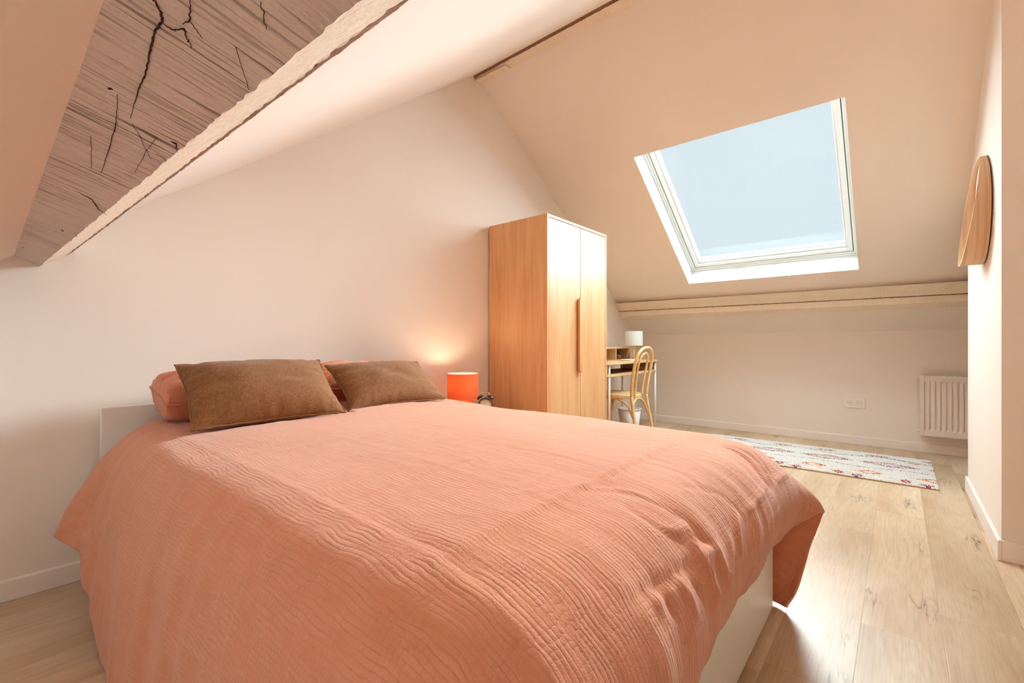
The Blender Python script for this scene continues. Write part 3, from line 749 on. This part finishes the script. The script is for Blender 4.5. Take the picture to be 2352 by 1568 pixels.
# ------------------------------------------------------------------ wardrobe
WX0, WX1, WY0, WY1, WZ = 2.545, 3.388, 1.853, 2.408, 1.826
wd = thing('wardrobe', 'tall two-door light oak wardrobe standing against the end wall', 'wardrobe', ((WX0+WX1)/2, (WY0+WY1)/2, 0))
tp = .019
MB().box(WX0, WX0+tp, WY0, WY1, 0, WZ-tp).build('side_panel', M_OAK, wd, .0012)
MB().box(WX1-tp, WX1, WY0, WY1, 0, WZ-tp).build('side_panel', M_OAK, wd, .0012)
MB().box(WX0, WX1, WY0, WY1, WZ-tp, WZ).build('top_panel', M_OAK, wd, .0012)
MB().box(WX0+tp, WX1-tp, WY1-.012, WY1-.004, .06, WZ-tp).build('back_panel', M_OAK, wd)
MB().box(WX0+tp, WX1-tp, WY0+.01, WY0+.028, 0, .058).build('plinth', M_OAK, wd, .001)
MB().box(WX0+tp, WX1-tp, WY0+.03, WY1-.012, .058, .076).build('bottom_panel', M_OAK, wd)
xm = 2.975
d1 = MB().box(WX0+tp+.003, xm-.0025, WY0+.001, WY0+.019, .062, WZ-tp-.004).build('door', M_OAK, wd, .0012)
d2 = MB().box(xm+.0025, WX1-tp-.003, WY0+.001, WY0+.019, .062, WZ-tp-.004).build('door', M_OAK, wd, .0012)
hx1, hx0, hz0, hz1, hr = xm-.0005, xm-.043, .697, 1.267, .03
hp = [(hx1, hz0), (hx1, hz1)]+[(hx0+hr-hr*math.sin(a), hz1-hr+hr*math.cos(a)) for a in np.linspace(0, math.pi/2, 9)]+[(hx0+hr-hr*math.cos(a), hz0+hr-hr*math.sin(a)) for a in np.linspace(0, math.pi/2, 9)]
MB().prism(hp, 1, WY0-.024, WY0-.004).build('handle', M_OAK, d1, .002)

# ------------------------------------------------------------------ desk corner
DX0, DX1, DY0, DY1, DZ = 3.42, 4.56, 1.88, 2.40, .75
dk = thing('desk', 'small oak desk on thin white legs behind the wardrobe', 'desk', ((DX0+DX1)/2, (DY0+DY1)/2, 0))
rr = .05
def rrect(x0, x1, y0, y1, r, k=8):
    p = []
    for cx, cy, a0 in ((x1-r, y1-r, 0), (x0+r, y1-r, 90), (x0+r, y0+r, 180), (x1-r, y0+r, 270)):
        p += [(cx+r*math.cos(R(a0+i*90/k)), cy+r*math.sin(R(a0+i*90/k))) for i in range(k+1)]
    return p
MB().prism(rrect(DX0, DX1, DY0, DY1, rr), 2, DZ-.018, DZ).build('tabletop', M_OAKX, dk, .002)
M_LEG = plain('white powder-coated steel', srgb(236, 228, 218), .35)
for (lx, ly) in ((3.525, 1.905), (4.50, 1.905), (3.485, 2.27), (4.50, 2.27)):
    MB().lathe([(.0115, 0), (.0115, DZ-.018)], 20, (lx, ly, 0)).build('leg', M_LEG, dk)
MB().prism(rrect(DX0+.05, DX1-.05, DY0+.01, 2.29, .03), 2, .628, .650).build('shelf', M_OAKX, dk, .002)
MB().box(DX0+.07, DX1-.07, DY0+.03, 2.285, .650, .652).build('shelf_liner', M_SHELFDARK, dk)
MB().box(DX0+.05, DX0+.066, DY0+.02, 2.29, .652, DZ-.018).build('shelf_side', M_OAKX, dk)
MB().box(DX1-.066, DX1-.05, DY0+.02, 2.29, .652, DZ-.018).build('shelf_side', M_OAKX, dk)
og = thing('desk_organizer', 'low oak pigeonhole organizer along the back of the desk', 'organizer', (3.99, 2.295, DZ))
hx = [3.44, 3.605, 3.915, 4.225, 4.54]
for k, xa in enumerate(hx):
    MB().box(xa-.007, xa+.007, 2.20, 2.395, DZ, .866).build('divider', M_OAKX, og, .001)
MB().box(hx[0]-.007, hx[-1]+.007, 2.195, 2.395, .866, .880).build('organizer_top', M_OAKX, og, .001)
MB().box(hx[0], hx[-1], 2.385, 2.393, DZ, .866).build('organizer_back', wood_mat('organizer back board', srgb(206,158,112), srgb(196,146,100), srgb(180,130,86), 'x'), og)

tlx, tly = 4.42, 2.10
tl = thing('desk_lamp', 'white drum-shade table lamp on three wooden legs on the desk', 'lamp', (tlx, tly, DZ))
t = NT('white lampshade linen'); t.col(srgb(244, 242, 236)); t.set(Roughness=.85)
tl_ = t.n('ShaderNodeBsdfTranslucent', Color=srgb(248, 244, 236)); ms = t.n('ShaderNodeMixShader', Fac=.35)
t.l(t.b.outputs[0], ms.inputs[1]); t.l(tl_.outputs[0], ms.inputs[2]); t.l(ms.outputs[0], t.out.inputs[0])
MB().lathe([(.092, .897), (.090, 1.047), (.088, 1.047), (.090, .897), (.092, .897)], 56, (tlx, tly, 0), False, False).build('lamp_shade', t.m, tl)
for a in (205, 325, 85):
    ca, sa_ = math.cos(R(a)), math.sin(R(a))
    MB().tube([(tlx+ca*.10, tly+sa_*.10, DZ+.004), (tlx+ca*.018, tly+sa_*.018, .925)], [.0085, .0085], 12).build('leg', M_BENT, tl)
MB().lathe([(.024, .912), (.024, .930), (.012, .934), (.012, .965)], 24, (tlx, tly, 0)).build('bulb_holder', M_LEG, tl)
MB().tube(catmull([(tlx+.01, tly-.01, .915), (tlx-.02, tly-.025, .86), (tlx-.012, tly-.03, .80), (tlx+.03, tly+.02, DZ+.004), (tlx+.10, tly+.15, DZ+.004)], 40), .0022, 8).build('cord', M_LEG, tl)

px_, py_ = 4.40, 2.262
pt = thing('potted_succulent', 'tiny grey-green succulent in a pink pot in the desk organizer', 'plant', (px_, py_, DZ))
MB().lathe([(.024, DZ), (.031, DZ+.052), (.028, DZ+.052), (.027, DZ+.044)], 28, (px_, py_, 0)).build('pot', plain('pink glazed pot', srgb(196, 120, 104), .4), pt)
MB().lathe([(.002, DZ+.046), (.0278, DZ+.046)], 28, (px_, py_, 0), False, False).build('pebbles', plain('white pebbles', srgb(238, 228, 212), .8, bump=.8, bscale=300), pt)
lf = MB(); 
for ringk, (nl_, rr_, zz_, ln) in enumerate(((9, .009, DZ+.050, .034), (8, .007, DZ+.058, .028), (6, .004, DZ+.066, .022), (4, .002, DZ+.074, .018))):
    for k in range(nl_):
        a = 2*math.pi*(k+.5*ringk)/nl_; el = R(18+ringk*20)
        d_ = Vector((math.cos(a)*math.cos(el), math.sin(a)*math.cos(el), math.sin(el))); p0 = Vector((px_+math.cos(a)*rr_, py_+math.sin(a)*rr_, zz_))
        lf.tube([p0, p0+d_*ln*.4, p0+d_*ln*.75, p0+d_*ln], [.004, .0072, .006, .0012], 8)
lf.build('leaves', plain('dusty green leaf', srgb(104, 108, 92), .6), pt)

nb = MB(); cz, sz_ = math.cos(R(-6)), math.sin(R(-6))
def nbp(x, y): return (4.16+x*cz-y*sz_, 2.02+x*sz_+y*cz)
def nbox(x0, x1, y0, y1, z0, z1):
    return [(*nbp(x, y), z) for z in (z0, z1) for y in (y0, y1) for x in (x0, x1)]
note = thing('notebook', 'thin pale notebook lying on the desk in front of the white lamp', 'notebook', (4.16, 2.02, DZ))
MB().hexa(nbox(-.105, .105, -.07, .07, DZ+.001, DZ+.010)).build('pages', plain('paper', srgb(244, 236, 214), .8), note)
MB().hexa(nbox(-.108, .108, -.073, .073, DZ+.010, DZ+.0118)).build('cover', plain('cream card', srgb(246, 234, 196), .6), note, .0008)

# waste bin
bx, by = 4.235, 2.06
M_BIN = plain('white plastic', srgb(236, 230, 224), .4)
bn = thing('waste_bin', 'white round waste bin standing under the desk', 'bin', (bx, by, 0))
MB().lathe([(.082, 0), (.112, .262), (.108, .262), (.079, .006), (.002, .006)], 48, (bx, by, 0), True, False).build('bin_body', M_BIN, bn)
MB().tube([(bx+.113*math.cos(a), by+.113*math.sin(a), .263) for a in np.linspace(0, 2*math.pi, 48, endpoint=False)], .0055, 10, True).build('rim', M_BIN, bn)

# bentwood chair
cx, cy = 3.885, 1.795
ch = thing('bentwood_chair', 'pale bentwood chair with a hooped back tucked under the desk', 'chair', (cx, cy+.2, 0))
def cp(x, y, z): return (cx+x, cy+y, z)
hoop = [cp(-.155,.0,.44), cp(-.163,-.010,.55), cp(-.172,-.028,.66), cp(-.170,-.046,.75), cp(-.145,-.062,.825), cp(-.085,-.072,.868), cp(0,-.076,.882), cp(.085,-.072,.868), cp(.145,-.062,.825), cp(.170,-.046,.75), cp(.172,-.028,.66), cp(.163,-.010,.55), cp(.155,0,.44)]
MB().tube(catmull(hoop, 90), .0135, 14).build('back_hoop', M_BENT, ch)
ih = [cp(-.072,.008,.452), cp(-.080,-.008,.58), cp(-.090,-.030,.70), cp(-.080,-.048,.775), cp(-.048,-.058,.818), cp(0,-.061,.832), cp(.048,-.058,.818), cp(.080,-.048,.775), cp(.090,-.030,.70), cp(.080,-.008,.58), cp(.072,.008,.452)]
MB().tube(catmull(ih, 80), .0105, 14).build('inner_hoop', M_BENT, ch)
def seat_out(k, n=48):
    a = 2*math.pi*k/n; ex_ = .205*math.copysign(abs(math.cos(a))**.8, math.cos(a)); ey_ = .205*math.copysign(abs(math.sin(a))**.85, math.sin(a))
    ex_ *= 1+.10*(ey_/.2)
    return ex_, ey_+.205
def seat_ring(sc, z): return [cp(seat_out(k)[0]*sc, .205+(seat_out(k)[1]-.205)*sc, z) for k in range(48)]
def loft(rings):
    m = MB(); n = len(rings[0]); v = [p for r in rings for p in r]
    f = [(j*n+k, j*n+(k+1) % n, (j+1)*n+(k+1) % n, (j+1)*n+k) for j in range(len(rings)-1) for k in range(n)]
    f += [tuple(range(n))[::-1], tuple((len(rings)-1)*n+k for k in range(n))]
    return m.add(v, f, False)
loft([seat_ring(.97, .425), seat_ring(1., .430), seat_ring(1., .452), seat_ring(.975, .459), seat_ring(.86, .459)]).build('seat_rim', M_BENT, ch)
loft([seat_ring(.85, .4592), seat_ring(.80, .4635)]).build('seat_panel', wood_mat('woven cane', srgb(238, 214, 170), srgb(230, 200, 150), srgb(214, 180, 128), 'y', 3.), ch)
for sx in (-1, 1):
    MB().tube(catmull([cp(sx*.155, .0, .445), cp(sx*.163, -.022, .30), cp(sx*.172, -.050, .14), cp(sx*.176, -.080, .0)], 24), [.0135]*18+[.0125]*6, 14).build('leg', M_BENT, ch)
    MB().tube(catmull([cp(sx*.165, .355, .43), cp(sx*.172, .368, .28), cp(sx*.180, .385, .0)], 24), .0125, 14).build('leg', M_BENT, ch)
    MB().tube(catmull([cp(sx*.166, -.025, .25), cp(sx*.168, .03, .36), cp(sx*.168, .10, .410), cp(sx*.168, .19, .420), cp(sx*.168, .27, .410), cp(sx*.170, .335, .36), cp(sx*.173, .366, .25)], 50), .009, 12).build('brace', M_BENT, ch)
MB().tube(catmull([cp(-.160, -.020, .26), cp(-.12, .0, .36), cp(-.06, .008, .408), cp(0, .010, .418), cp(.06, .008, .408), cp(.12, .0, .36), cp(.160, -.020, .26)], 50), .009, 12).build('brace', M_BENT, ch)
MB().tube(catmull([cp(-.168, .366, .26), cp(-.12, .36, .36), cp(-.06, .35, .408), cp(0, .345, .418), cp(.06, .35, .408), cp(.12, .36, .36), cp(.168, .366, .26)], 50), .009, 12).build('brace', M_BENT, ch)

# ------------------------------------------------------------------ radiator and sockets
RY1, RY0, RZ0, RZ1 = -.145, -.945, .155, .655
rd = thing('radiator', 'white panel radiator on the low wall beside the chimney breast', 'radiator', (KX, (RY0+RY1)/2, RZ0))
M_RAD = plain('white radiator enamel', srgb(236, 222, 212), .35)
xf = KX-.088
# fluted front sheet
nfl = int((RY1-RY0-.03)/.0333); m_ = 12
yy_ = []; dd_ = []
for k in range(nfl*m_+1):
    ph = (k % m_)/m_
    yy_.append(RY1-.02-k*.0333/m_)
    dd_.append(.009*(1 if .18 < ph < .55 else 0 if (ph < .05 or ph > .68) else ((ph-.05)/.13 if ph <= .18 else (.68-ph)/.13)))
zrow = [RZ0+.012, RZ0+.045, RZ0+.062, RZ1-.062, RZ1-.045, RZ1-.012]; zfac = [0, 0, 1, 1, 0, 0]
P = np.array([[(xf+d_*fz_, y_, z_) for y_, d_ in zip(yy_, dd_)] for z_, fz_ in zip(zrow, zfac)])
pnl = grid_mesh('front_panel', P, M_RAD, rd, smooth=False)
MB().box(xf+.012, KX-.02, RY0, RY1, RZ0+.01, RZ1-.01).build('radiator_body', M_RAD, rd, .002)
MB().box(xf-.004, KX-.015, RY1, RY1+.004, RZ0, RZ1).build('side_cover', M_RAD, rd, .001)
MB().box(xf-.0032, xf+.012, RY0, RY1-.0005, RZ1-.014, RZ1-.0006).build('top_rim', M_RAD, rd, .002)
MB().box(xf-.0032, xf+.012, RY0, RY1-.0005, RZ0+.0006, RZ0+.014).build('bottom_rim', M_RAD, rd, .003)
MB().box(xf-.004, xf+.010, RY1-.022, RY1, RZ0, RZ1).build('edge_strip', M_RAD, rd, .002)
gr = MB()
for k in range(40): gr.box(xf+.014, KX-.02, RY0+.02*k, RY0+.02*k+.006, RZ1-.008, RZ1)
gr.build('top_grille', M_RAD, rd)
MY = Matrix(((1, 0, 0), (0, 0, 1), (0, -1, 0)))
for zz_ in (RZ1-.028, RZ0+.03):
    MB().lathe([(.009, 0), (.009, .012), (.0065, .013), (.0065, .020)], 16, (KX-.055, RY1+.003, zz_), M=MY).build('bleed_plug', M_RAD, rd)
for ya in (RY0+.1, RY1-.12): MB().box(KX-.021, KX+.024, ya-.02, ya+.02, RZ0+.1, RZ1-.1).build('wall_bracket', M_RAD, rd)

M_SOCK = plain('white socket plastic', srgb(240, 232, 222), .35)
def kwx(y): return KX+(kx0-KX)*(y-YB)/(GY-YB)
def socket(y0, y1, z0, z1, label, ang):
    xw = min(kwx(y0), kwx(y1))
    s = thing('wall_socket', label, 'socket', (xw, (y0+y1)/2, z0))
    MB().box(xw-.011, xw+.006, y0, y1, z0, z1).build('cover_plate', M_SOCK, s, .003)
    for k in (.27, .73):
        yc = y0+(y1-y0)*k; zc = (z0+z1)/2
        MX = Matrix(((0, 0, -1), (1, 0, 0), (0, 1, 0)))
        rw = MB().lathe([(.0225, 0), (.0225, .0015), (.0195, .0015), (.0185, -.004), (.002, -.004)], 32, (xw-.0125, yc, zc), cap0=False, cap1=False, M=MX).build('socket_well', plain('socket well', srgb(222, 208, 196), .5), s)
        MB().box(xw-.0128, xw-.0112, yc-.031, yc+.031, zc-.031, zc+.031).build('insert', M_SOCK, s, .0006)
        for (a, b) in ((-.0095, 0), (.0095, 0)):
            MB().lathe([(.0028, 0), (.0028, .001)], 12, (xw-.0128, yc+a, zc+b), M=MX).build('contact_hole', M_CRACK, s)
        MB().lathe([(.0024, 0), (.0024, .004)], 12, (xw-.0128, yc, zc+.0105), M=MX).build('earth_pin', M_CHROME, s)
socket(.222, .376, .333, .423, 'white double wall socket between the rug and the radiator', 0)
socket(2.19, 2.30, .125, .168, 'low white socket strip on the wall under the desk', 0)

# ------------------------------------------------------------------ wooden wall lamp (wedge-shaped drum)
wl = thing('wall_lamp', 'round wedge-shaped wooden wall lamp on the chimney breast', 'wall lamp', (3.283, CY1, 1.59))
wr_, wcx, wcz = .268, 3.283, 1.589
M_VEN = wood_mat('ash veneer', srgb(222, 184, 146), srgb(212, 170, 130), srgb(188, 146, 106), 'v', 1., .5, streak=1.)
M_VENRIM = plain('pale veneer edge', srgb(240, 216, 184), .6)
n = 128; ro = []; ri = []
for k in range(n):
    a = 2*math.pi*k/n
    ca, sa_ = math.cos(a), math.sin(a)
    dep = .060-.032*sa_                      # deeper at the bottom
    ro.append((wcx+wr_*ca, CY1+dep, wcz+wr_*sa_)); ri.append((wcx+(wr_-.005)*ca, CY1+dep, wcz+(wr_-.005)*sa_))
def wallp(r, off=.006): return [(wcx+r*math.cos(2*math.pi*k/n), CY1+off, wcz+r*math.sin(2*math.pi*k/n)) for k in range(n)]
m = MB(); rings = [wallp(wr_), ro, ri, wallp(wr_-.005)]
m.add([p for r in rings for p in r], [(j*n+k, j*n+(k+1) % n, ((j+1) % 4)*n+(k+1) % n, ((j+1) % 4)*n+k) for j in range(4) for k in range(n)], False)
wsd = m.build('lamp_band', M_VEN, wl); wsd.data.materials.append(M_VENRIM)
wsd.data.polygons.foreach_set('material_index', np.repeat([0, 1, 0, 0], n).astype(np.int32))
m = MB(); m.add(wallp(.12, .0)+wallp(.12, .010), [tuple(range(n))[::-1], tuple(range(n, 2*n))]+[(k, (k+1) % n, n+(k+1) % n, n+k) for k in range(n)]); m.build('wall_plate', M_WHITE, wl)
m = MB(); m.add(wallp(wr_-.0055, .010)+wallp(wr_-.0055, .014), [tuple(range(n))[::-1], tuple(range(n, 2*n))]+[(k, (k+1) % n, n+(k+1) % n, n+k) for k in range(n)]); m.build('back_disc', plain('white reflector', srgb(240, 234, 226), .6), wl)

# ------------------------------------------------------------------ rug
GX0, GX1, GY0_, GY1_ = 3.868, 4.750, -.195, 1.42
rug = thing('rug', 'white shaggy rug with coloured diamond pattern beside the foot of the bed', 'rug', ((GX0+GX1)/2, (GY0_+GY1_)/2, 0))
MB().box(GX0, GX1, GY0_, GY1_, 0, .008).build('backing', plain('jute backing', srgb(170, 130, 95), .9), rug)
sp = .0056
gx = np.arange(GX0+.003, GX1, sp); gy = np.arange(GY0_+.003, GY1_, sp)
X, Y = np.meshgrid(gx, gy, indexing='ij'); X = X.ravel(); Y = Y.ravel()
X = X+rng.uniform(-.002, .002, X.size); Y = Y+rng.uniform(-.002, .002, Y.size)
C = np.tile(np.array(srgb(246, 244, 240)), (X.size, 1)); C[:, :3] *= rng.uniform(.9, 1.03, X.size)[:, None]
jx = X+.006*vnoise(X*40, Y*40, 61); jy = Y+.008*vnoise(X*40+7, Y*40, 62)
def paint(mask, cols, prob=1.):
    m = mask & (rng.uniform(size=X.size) < prob)
    k = rng.integers(0, len(cols), X.size)
    A_ = np.array([srgb(*[v+(255-v)*.12 for v in c]) for c in cols]); C[m] = A_[k[m]]
def tri(v, per): return np.abs(((v/per) % 1)-.5)*4-1      # triangle wave -1..1
DKL = [(70, 50, 60), (110, 90, 100), (150, 110, 90), (90, 60, 70)]
paint(np.abs(jx-(4.585+.045*tri(jy-.09, .55))) < .007, DKL, .8)
paint(np.abs(jx-(4.215+.030*tri(jy+.1, .6))) < .006, [(130, 90, 110), (170, 140, 150), (150, 100, 120)], .7)
paint(np.abs(jx-(3.965+.02*tri(jy, .5))) < .005, [(190, 90, 90), (220, 120, 110)], .25)
def diamonds(x0, per, y0, hx_, hy_, cols, prob, th=.22, fill=None):
    dy = ((jy-y0+per/2) % per)-per/2; d = np.abs(jx-x0)/hx_+np.abs(dy)/hy_
    paint((d < 1) & (d > 1-th), cols, prob)
    if fill: paint(d < .45, fill[0], fill[1])
MUL = [(200, 60, 70), (220, 110, 90), (150, 50, 80), (60, 90, 130), (120, 70, 60), (230, 150, 110), (80, 60, 80)]
diamonds(4.375, .385, .045, .075, .185, MUL, .75, .34, ([(220, 130, 110), (200, 90, 90), (120, 130, 150)], .28))
diamonds(4.650, .33, .127, .036, .085, [(150, 80, 60), (200, 120, 90), (220, 130, 120), (90, 60, 60)], .75, .5, ([(230, 140, 110)], .4))
diamonds(4.045, .333, .151, .055, .085, [(240, 140, 40), (230, 110, 40), (250, 170, 60), (160, 70, 50)], .9, .42)
diamonds(3.925, .36, -.04, .05, .035, [(200, 40, 50), (220, 60, 60), (180, 60, 70), (60, 60, 110)], .8, .7)
diamonds(3.900, .36, .215, .035, .045, [(200, 40, 60), (30, 70, 120), (60, 130, 150), (210, 60, 70)], .8, .8)
diamonds(4.53, 1.9, -.10, .018, .06, [(200, 70, 70), (220, 110, 100)], .8, .9)
nb_ = X.size
hgt_ = rng.uniform(.015, .020, nb_); lx_ = rng.uniform(-.004, .004, nb_); ly_ = rng.uniform(-.004, .004, nb_)
ang = rng.uniform(0, 6.28, nb_); r0 = .0034
V = np.zeros((nb_, 7, 3))
for k in range(3):
    a = ang+k*2.0944
    V[:, k] = np.stack([X+np.cos(a)*r0, Y+np.sin(a)*r0, np.full(nb_, .006)], -1)
    V[:, 3+k] = np.stack([X+lx_*.6+np.cos(a)*r0*1.05, Y+ly_*.6+np.sin(a)*r0*1.05, hgt_*.75], -1)
V[:, 6] = np.stack([X+lx_, Y+ly_, hgt_], -1)
V[..., 2] += .0
Fq = np.array([(0,1,4,3),(1,2,5,4),(2,0,3,5)]); Ft = np.array([(3,4,6),(4,5,6),(5,3,6)])
base = (np.arange(nb_)*7)[:, None, None]
faces = (Fq[None]+base).reshape(-1, 4).tolist()+(Ft[None]+base).reshape(-1, 3).tolist()
me = bpy.data.meshes.new('pile'); me.from_pydata(V.reshape(-1, 3).tolist(), [], faces); me.update()
ca_ = me.color_attributes.new('tuft', 'FLOAT_COLOR', 'POINT'); ca_.data.foreach_set('color', np.repeat(C, 7, 0).reshape(-1).astype(np.float32))
t = NT('rug wool'); at = t.n('ShaderNodeAttribute', attribute_name='tuft'); t.col(at.outputs['Color']); t.set(Roughness=.95, Specular_IOR_Level=.05, Sheen_Weight=.2)
me.materials.append(t.m)
po = bpy.data.objects.new('pile', me); COL.objects.link(po); po.parent = rug; po.location = -Vector(rug.location); po['kind'] = 'stuff'

# ------------------------------------------------------------------ camera
cam = bpy.data.cameras.new('camera'); co = bpy.data.objects.new('camera', cam); COL.objects.link(co)
th = R(40.52)
co.location = (0, 0, H); co.rotation_euler = (R(90), 0, th-R(90))
cam.sensor_width = 36; cam.sensor_fit = 'HORIZONTAL'; cam.lens = 36*1036.4/2352
cam.shift_y = (788.3-784)/2352; cam.clip_start = .02
SC.camera = co

# ------------------------------------------------------------------ light
w = bpy.data.worlds.new('sky'); SC.world = w; w.use_nodes = True
bg = w.node_tree.nodes['Background']; bg.inputs[0].default_value = (.80, .945, 1.0, 1); bg.inputs[1].default_value = 1.12
def sun(name, d, strength, angle, color):
    l = bpy.data.lights.new(name, 'SUN'); l.energy = strength; l.angle = R(angle); l.color = color
    o = bpy.data.objects.new(name, l); COL.objects.link(o); o.rotation_euler = Vector(d).to_track_quat('-Z', 'Y').to_euler(); return o
sun('hazy_sun', (-.60, 0., -.80), 56, 150, (.74, .94, 1.0))
sun('bed_fill_sun', (-2.9, .15, -1.3), 31, 46, (.82, .97, 1.0))  # second sun added and aimed through the roof window to brighten the bed
def point(name, loc, e, col, r):
    l = bpy.data.lights.new(name, 'POINT'); l.energy = e; l.color = col; l.shadow_soft_size = r
    o = bpy.data.objects.new(name, l); COL.objects.link(o); o.location = loc; return o
point('bedside_bulb', (LXc, LYc, .665), 4.2, (1, .80, .56), .025)
point('warm_fill', (1.9, -.85, 2.2), 6, (1, .80, .62), .18)  # unseen warm fill added to lift the room, no fixture hangs here

SC.view_settings.view_transform = 'Standard'; SC.view_settings.look = 'None'
SC.view_settings.exposure = -.30; SC.view_settings.gamma = 1; SC.view_settings.use_curve_mapping = False
SC.cycles.use_denoising = True
SC.cycles.max_bounces = 7; SC.cycles.diffuse_bounces = 6; SC.cycles.glossy_bounces = 3; SC.cycles.transmission_bounces = 4; SC.cycles.transparent_max_bounces = 8
SC.cycles.use_adaptive_sampling = True; SC.cycles.adaptive_threshold = .15
SC.cycles.caustics_reflective = False; SC.cycles.caustics_refractive = False
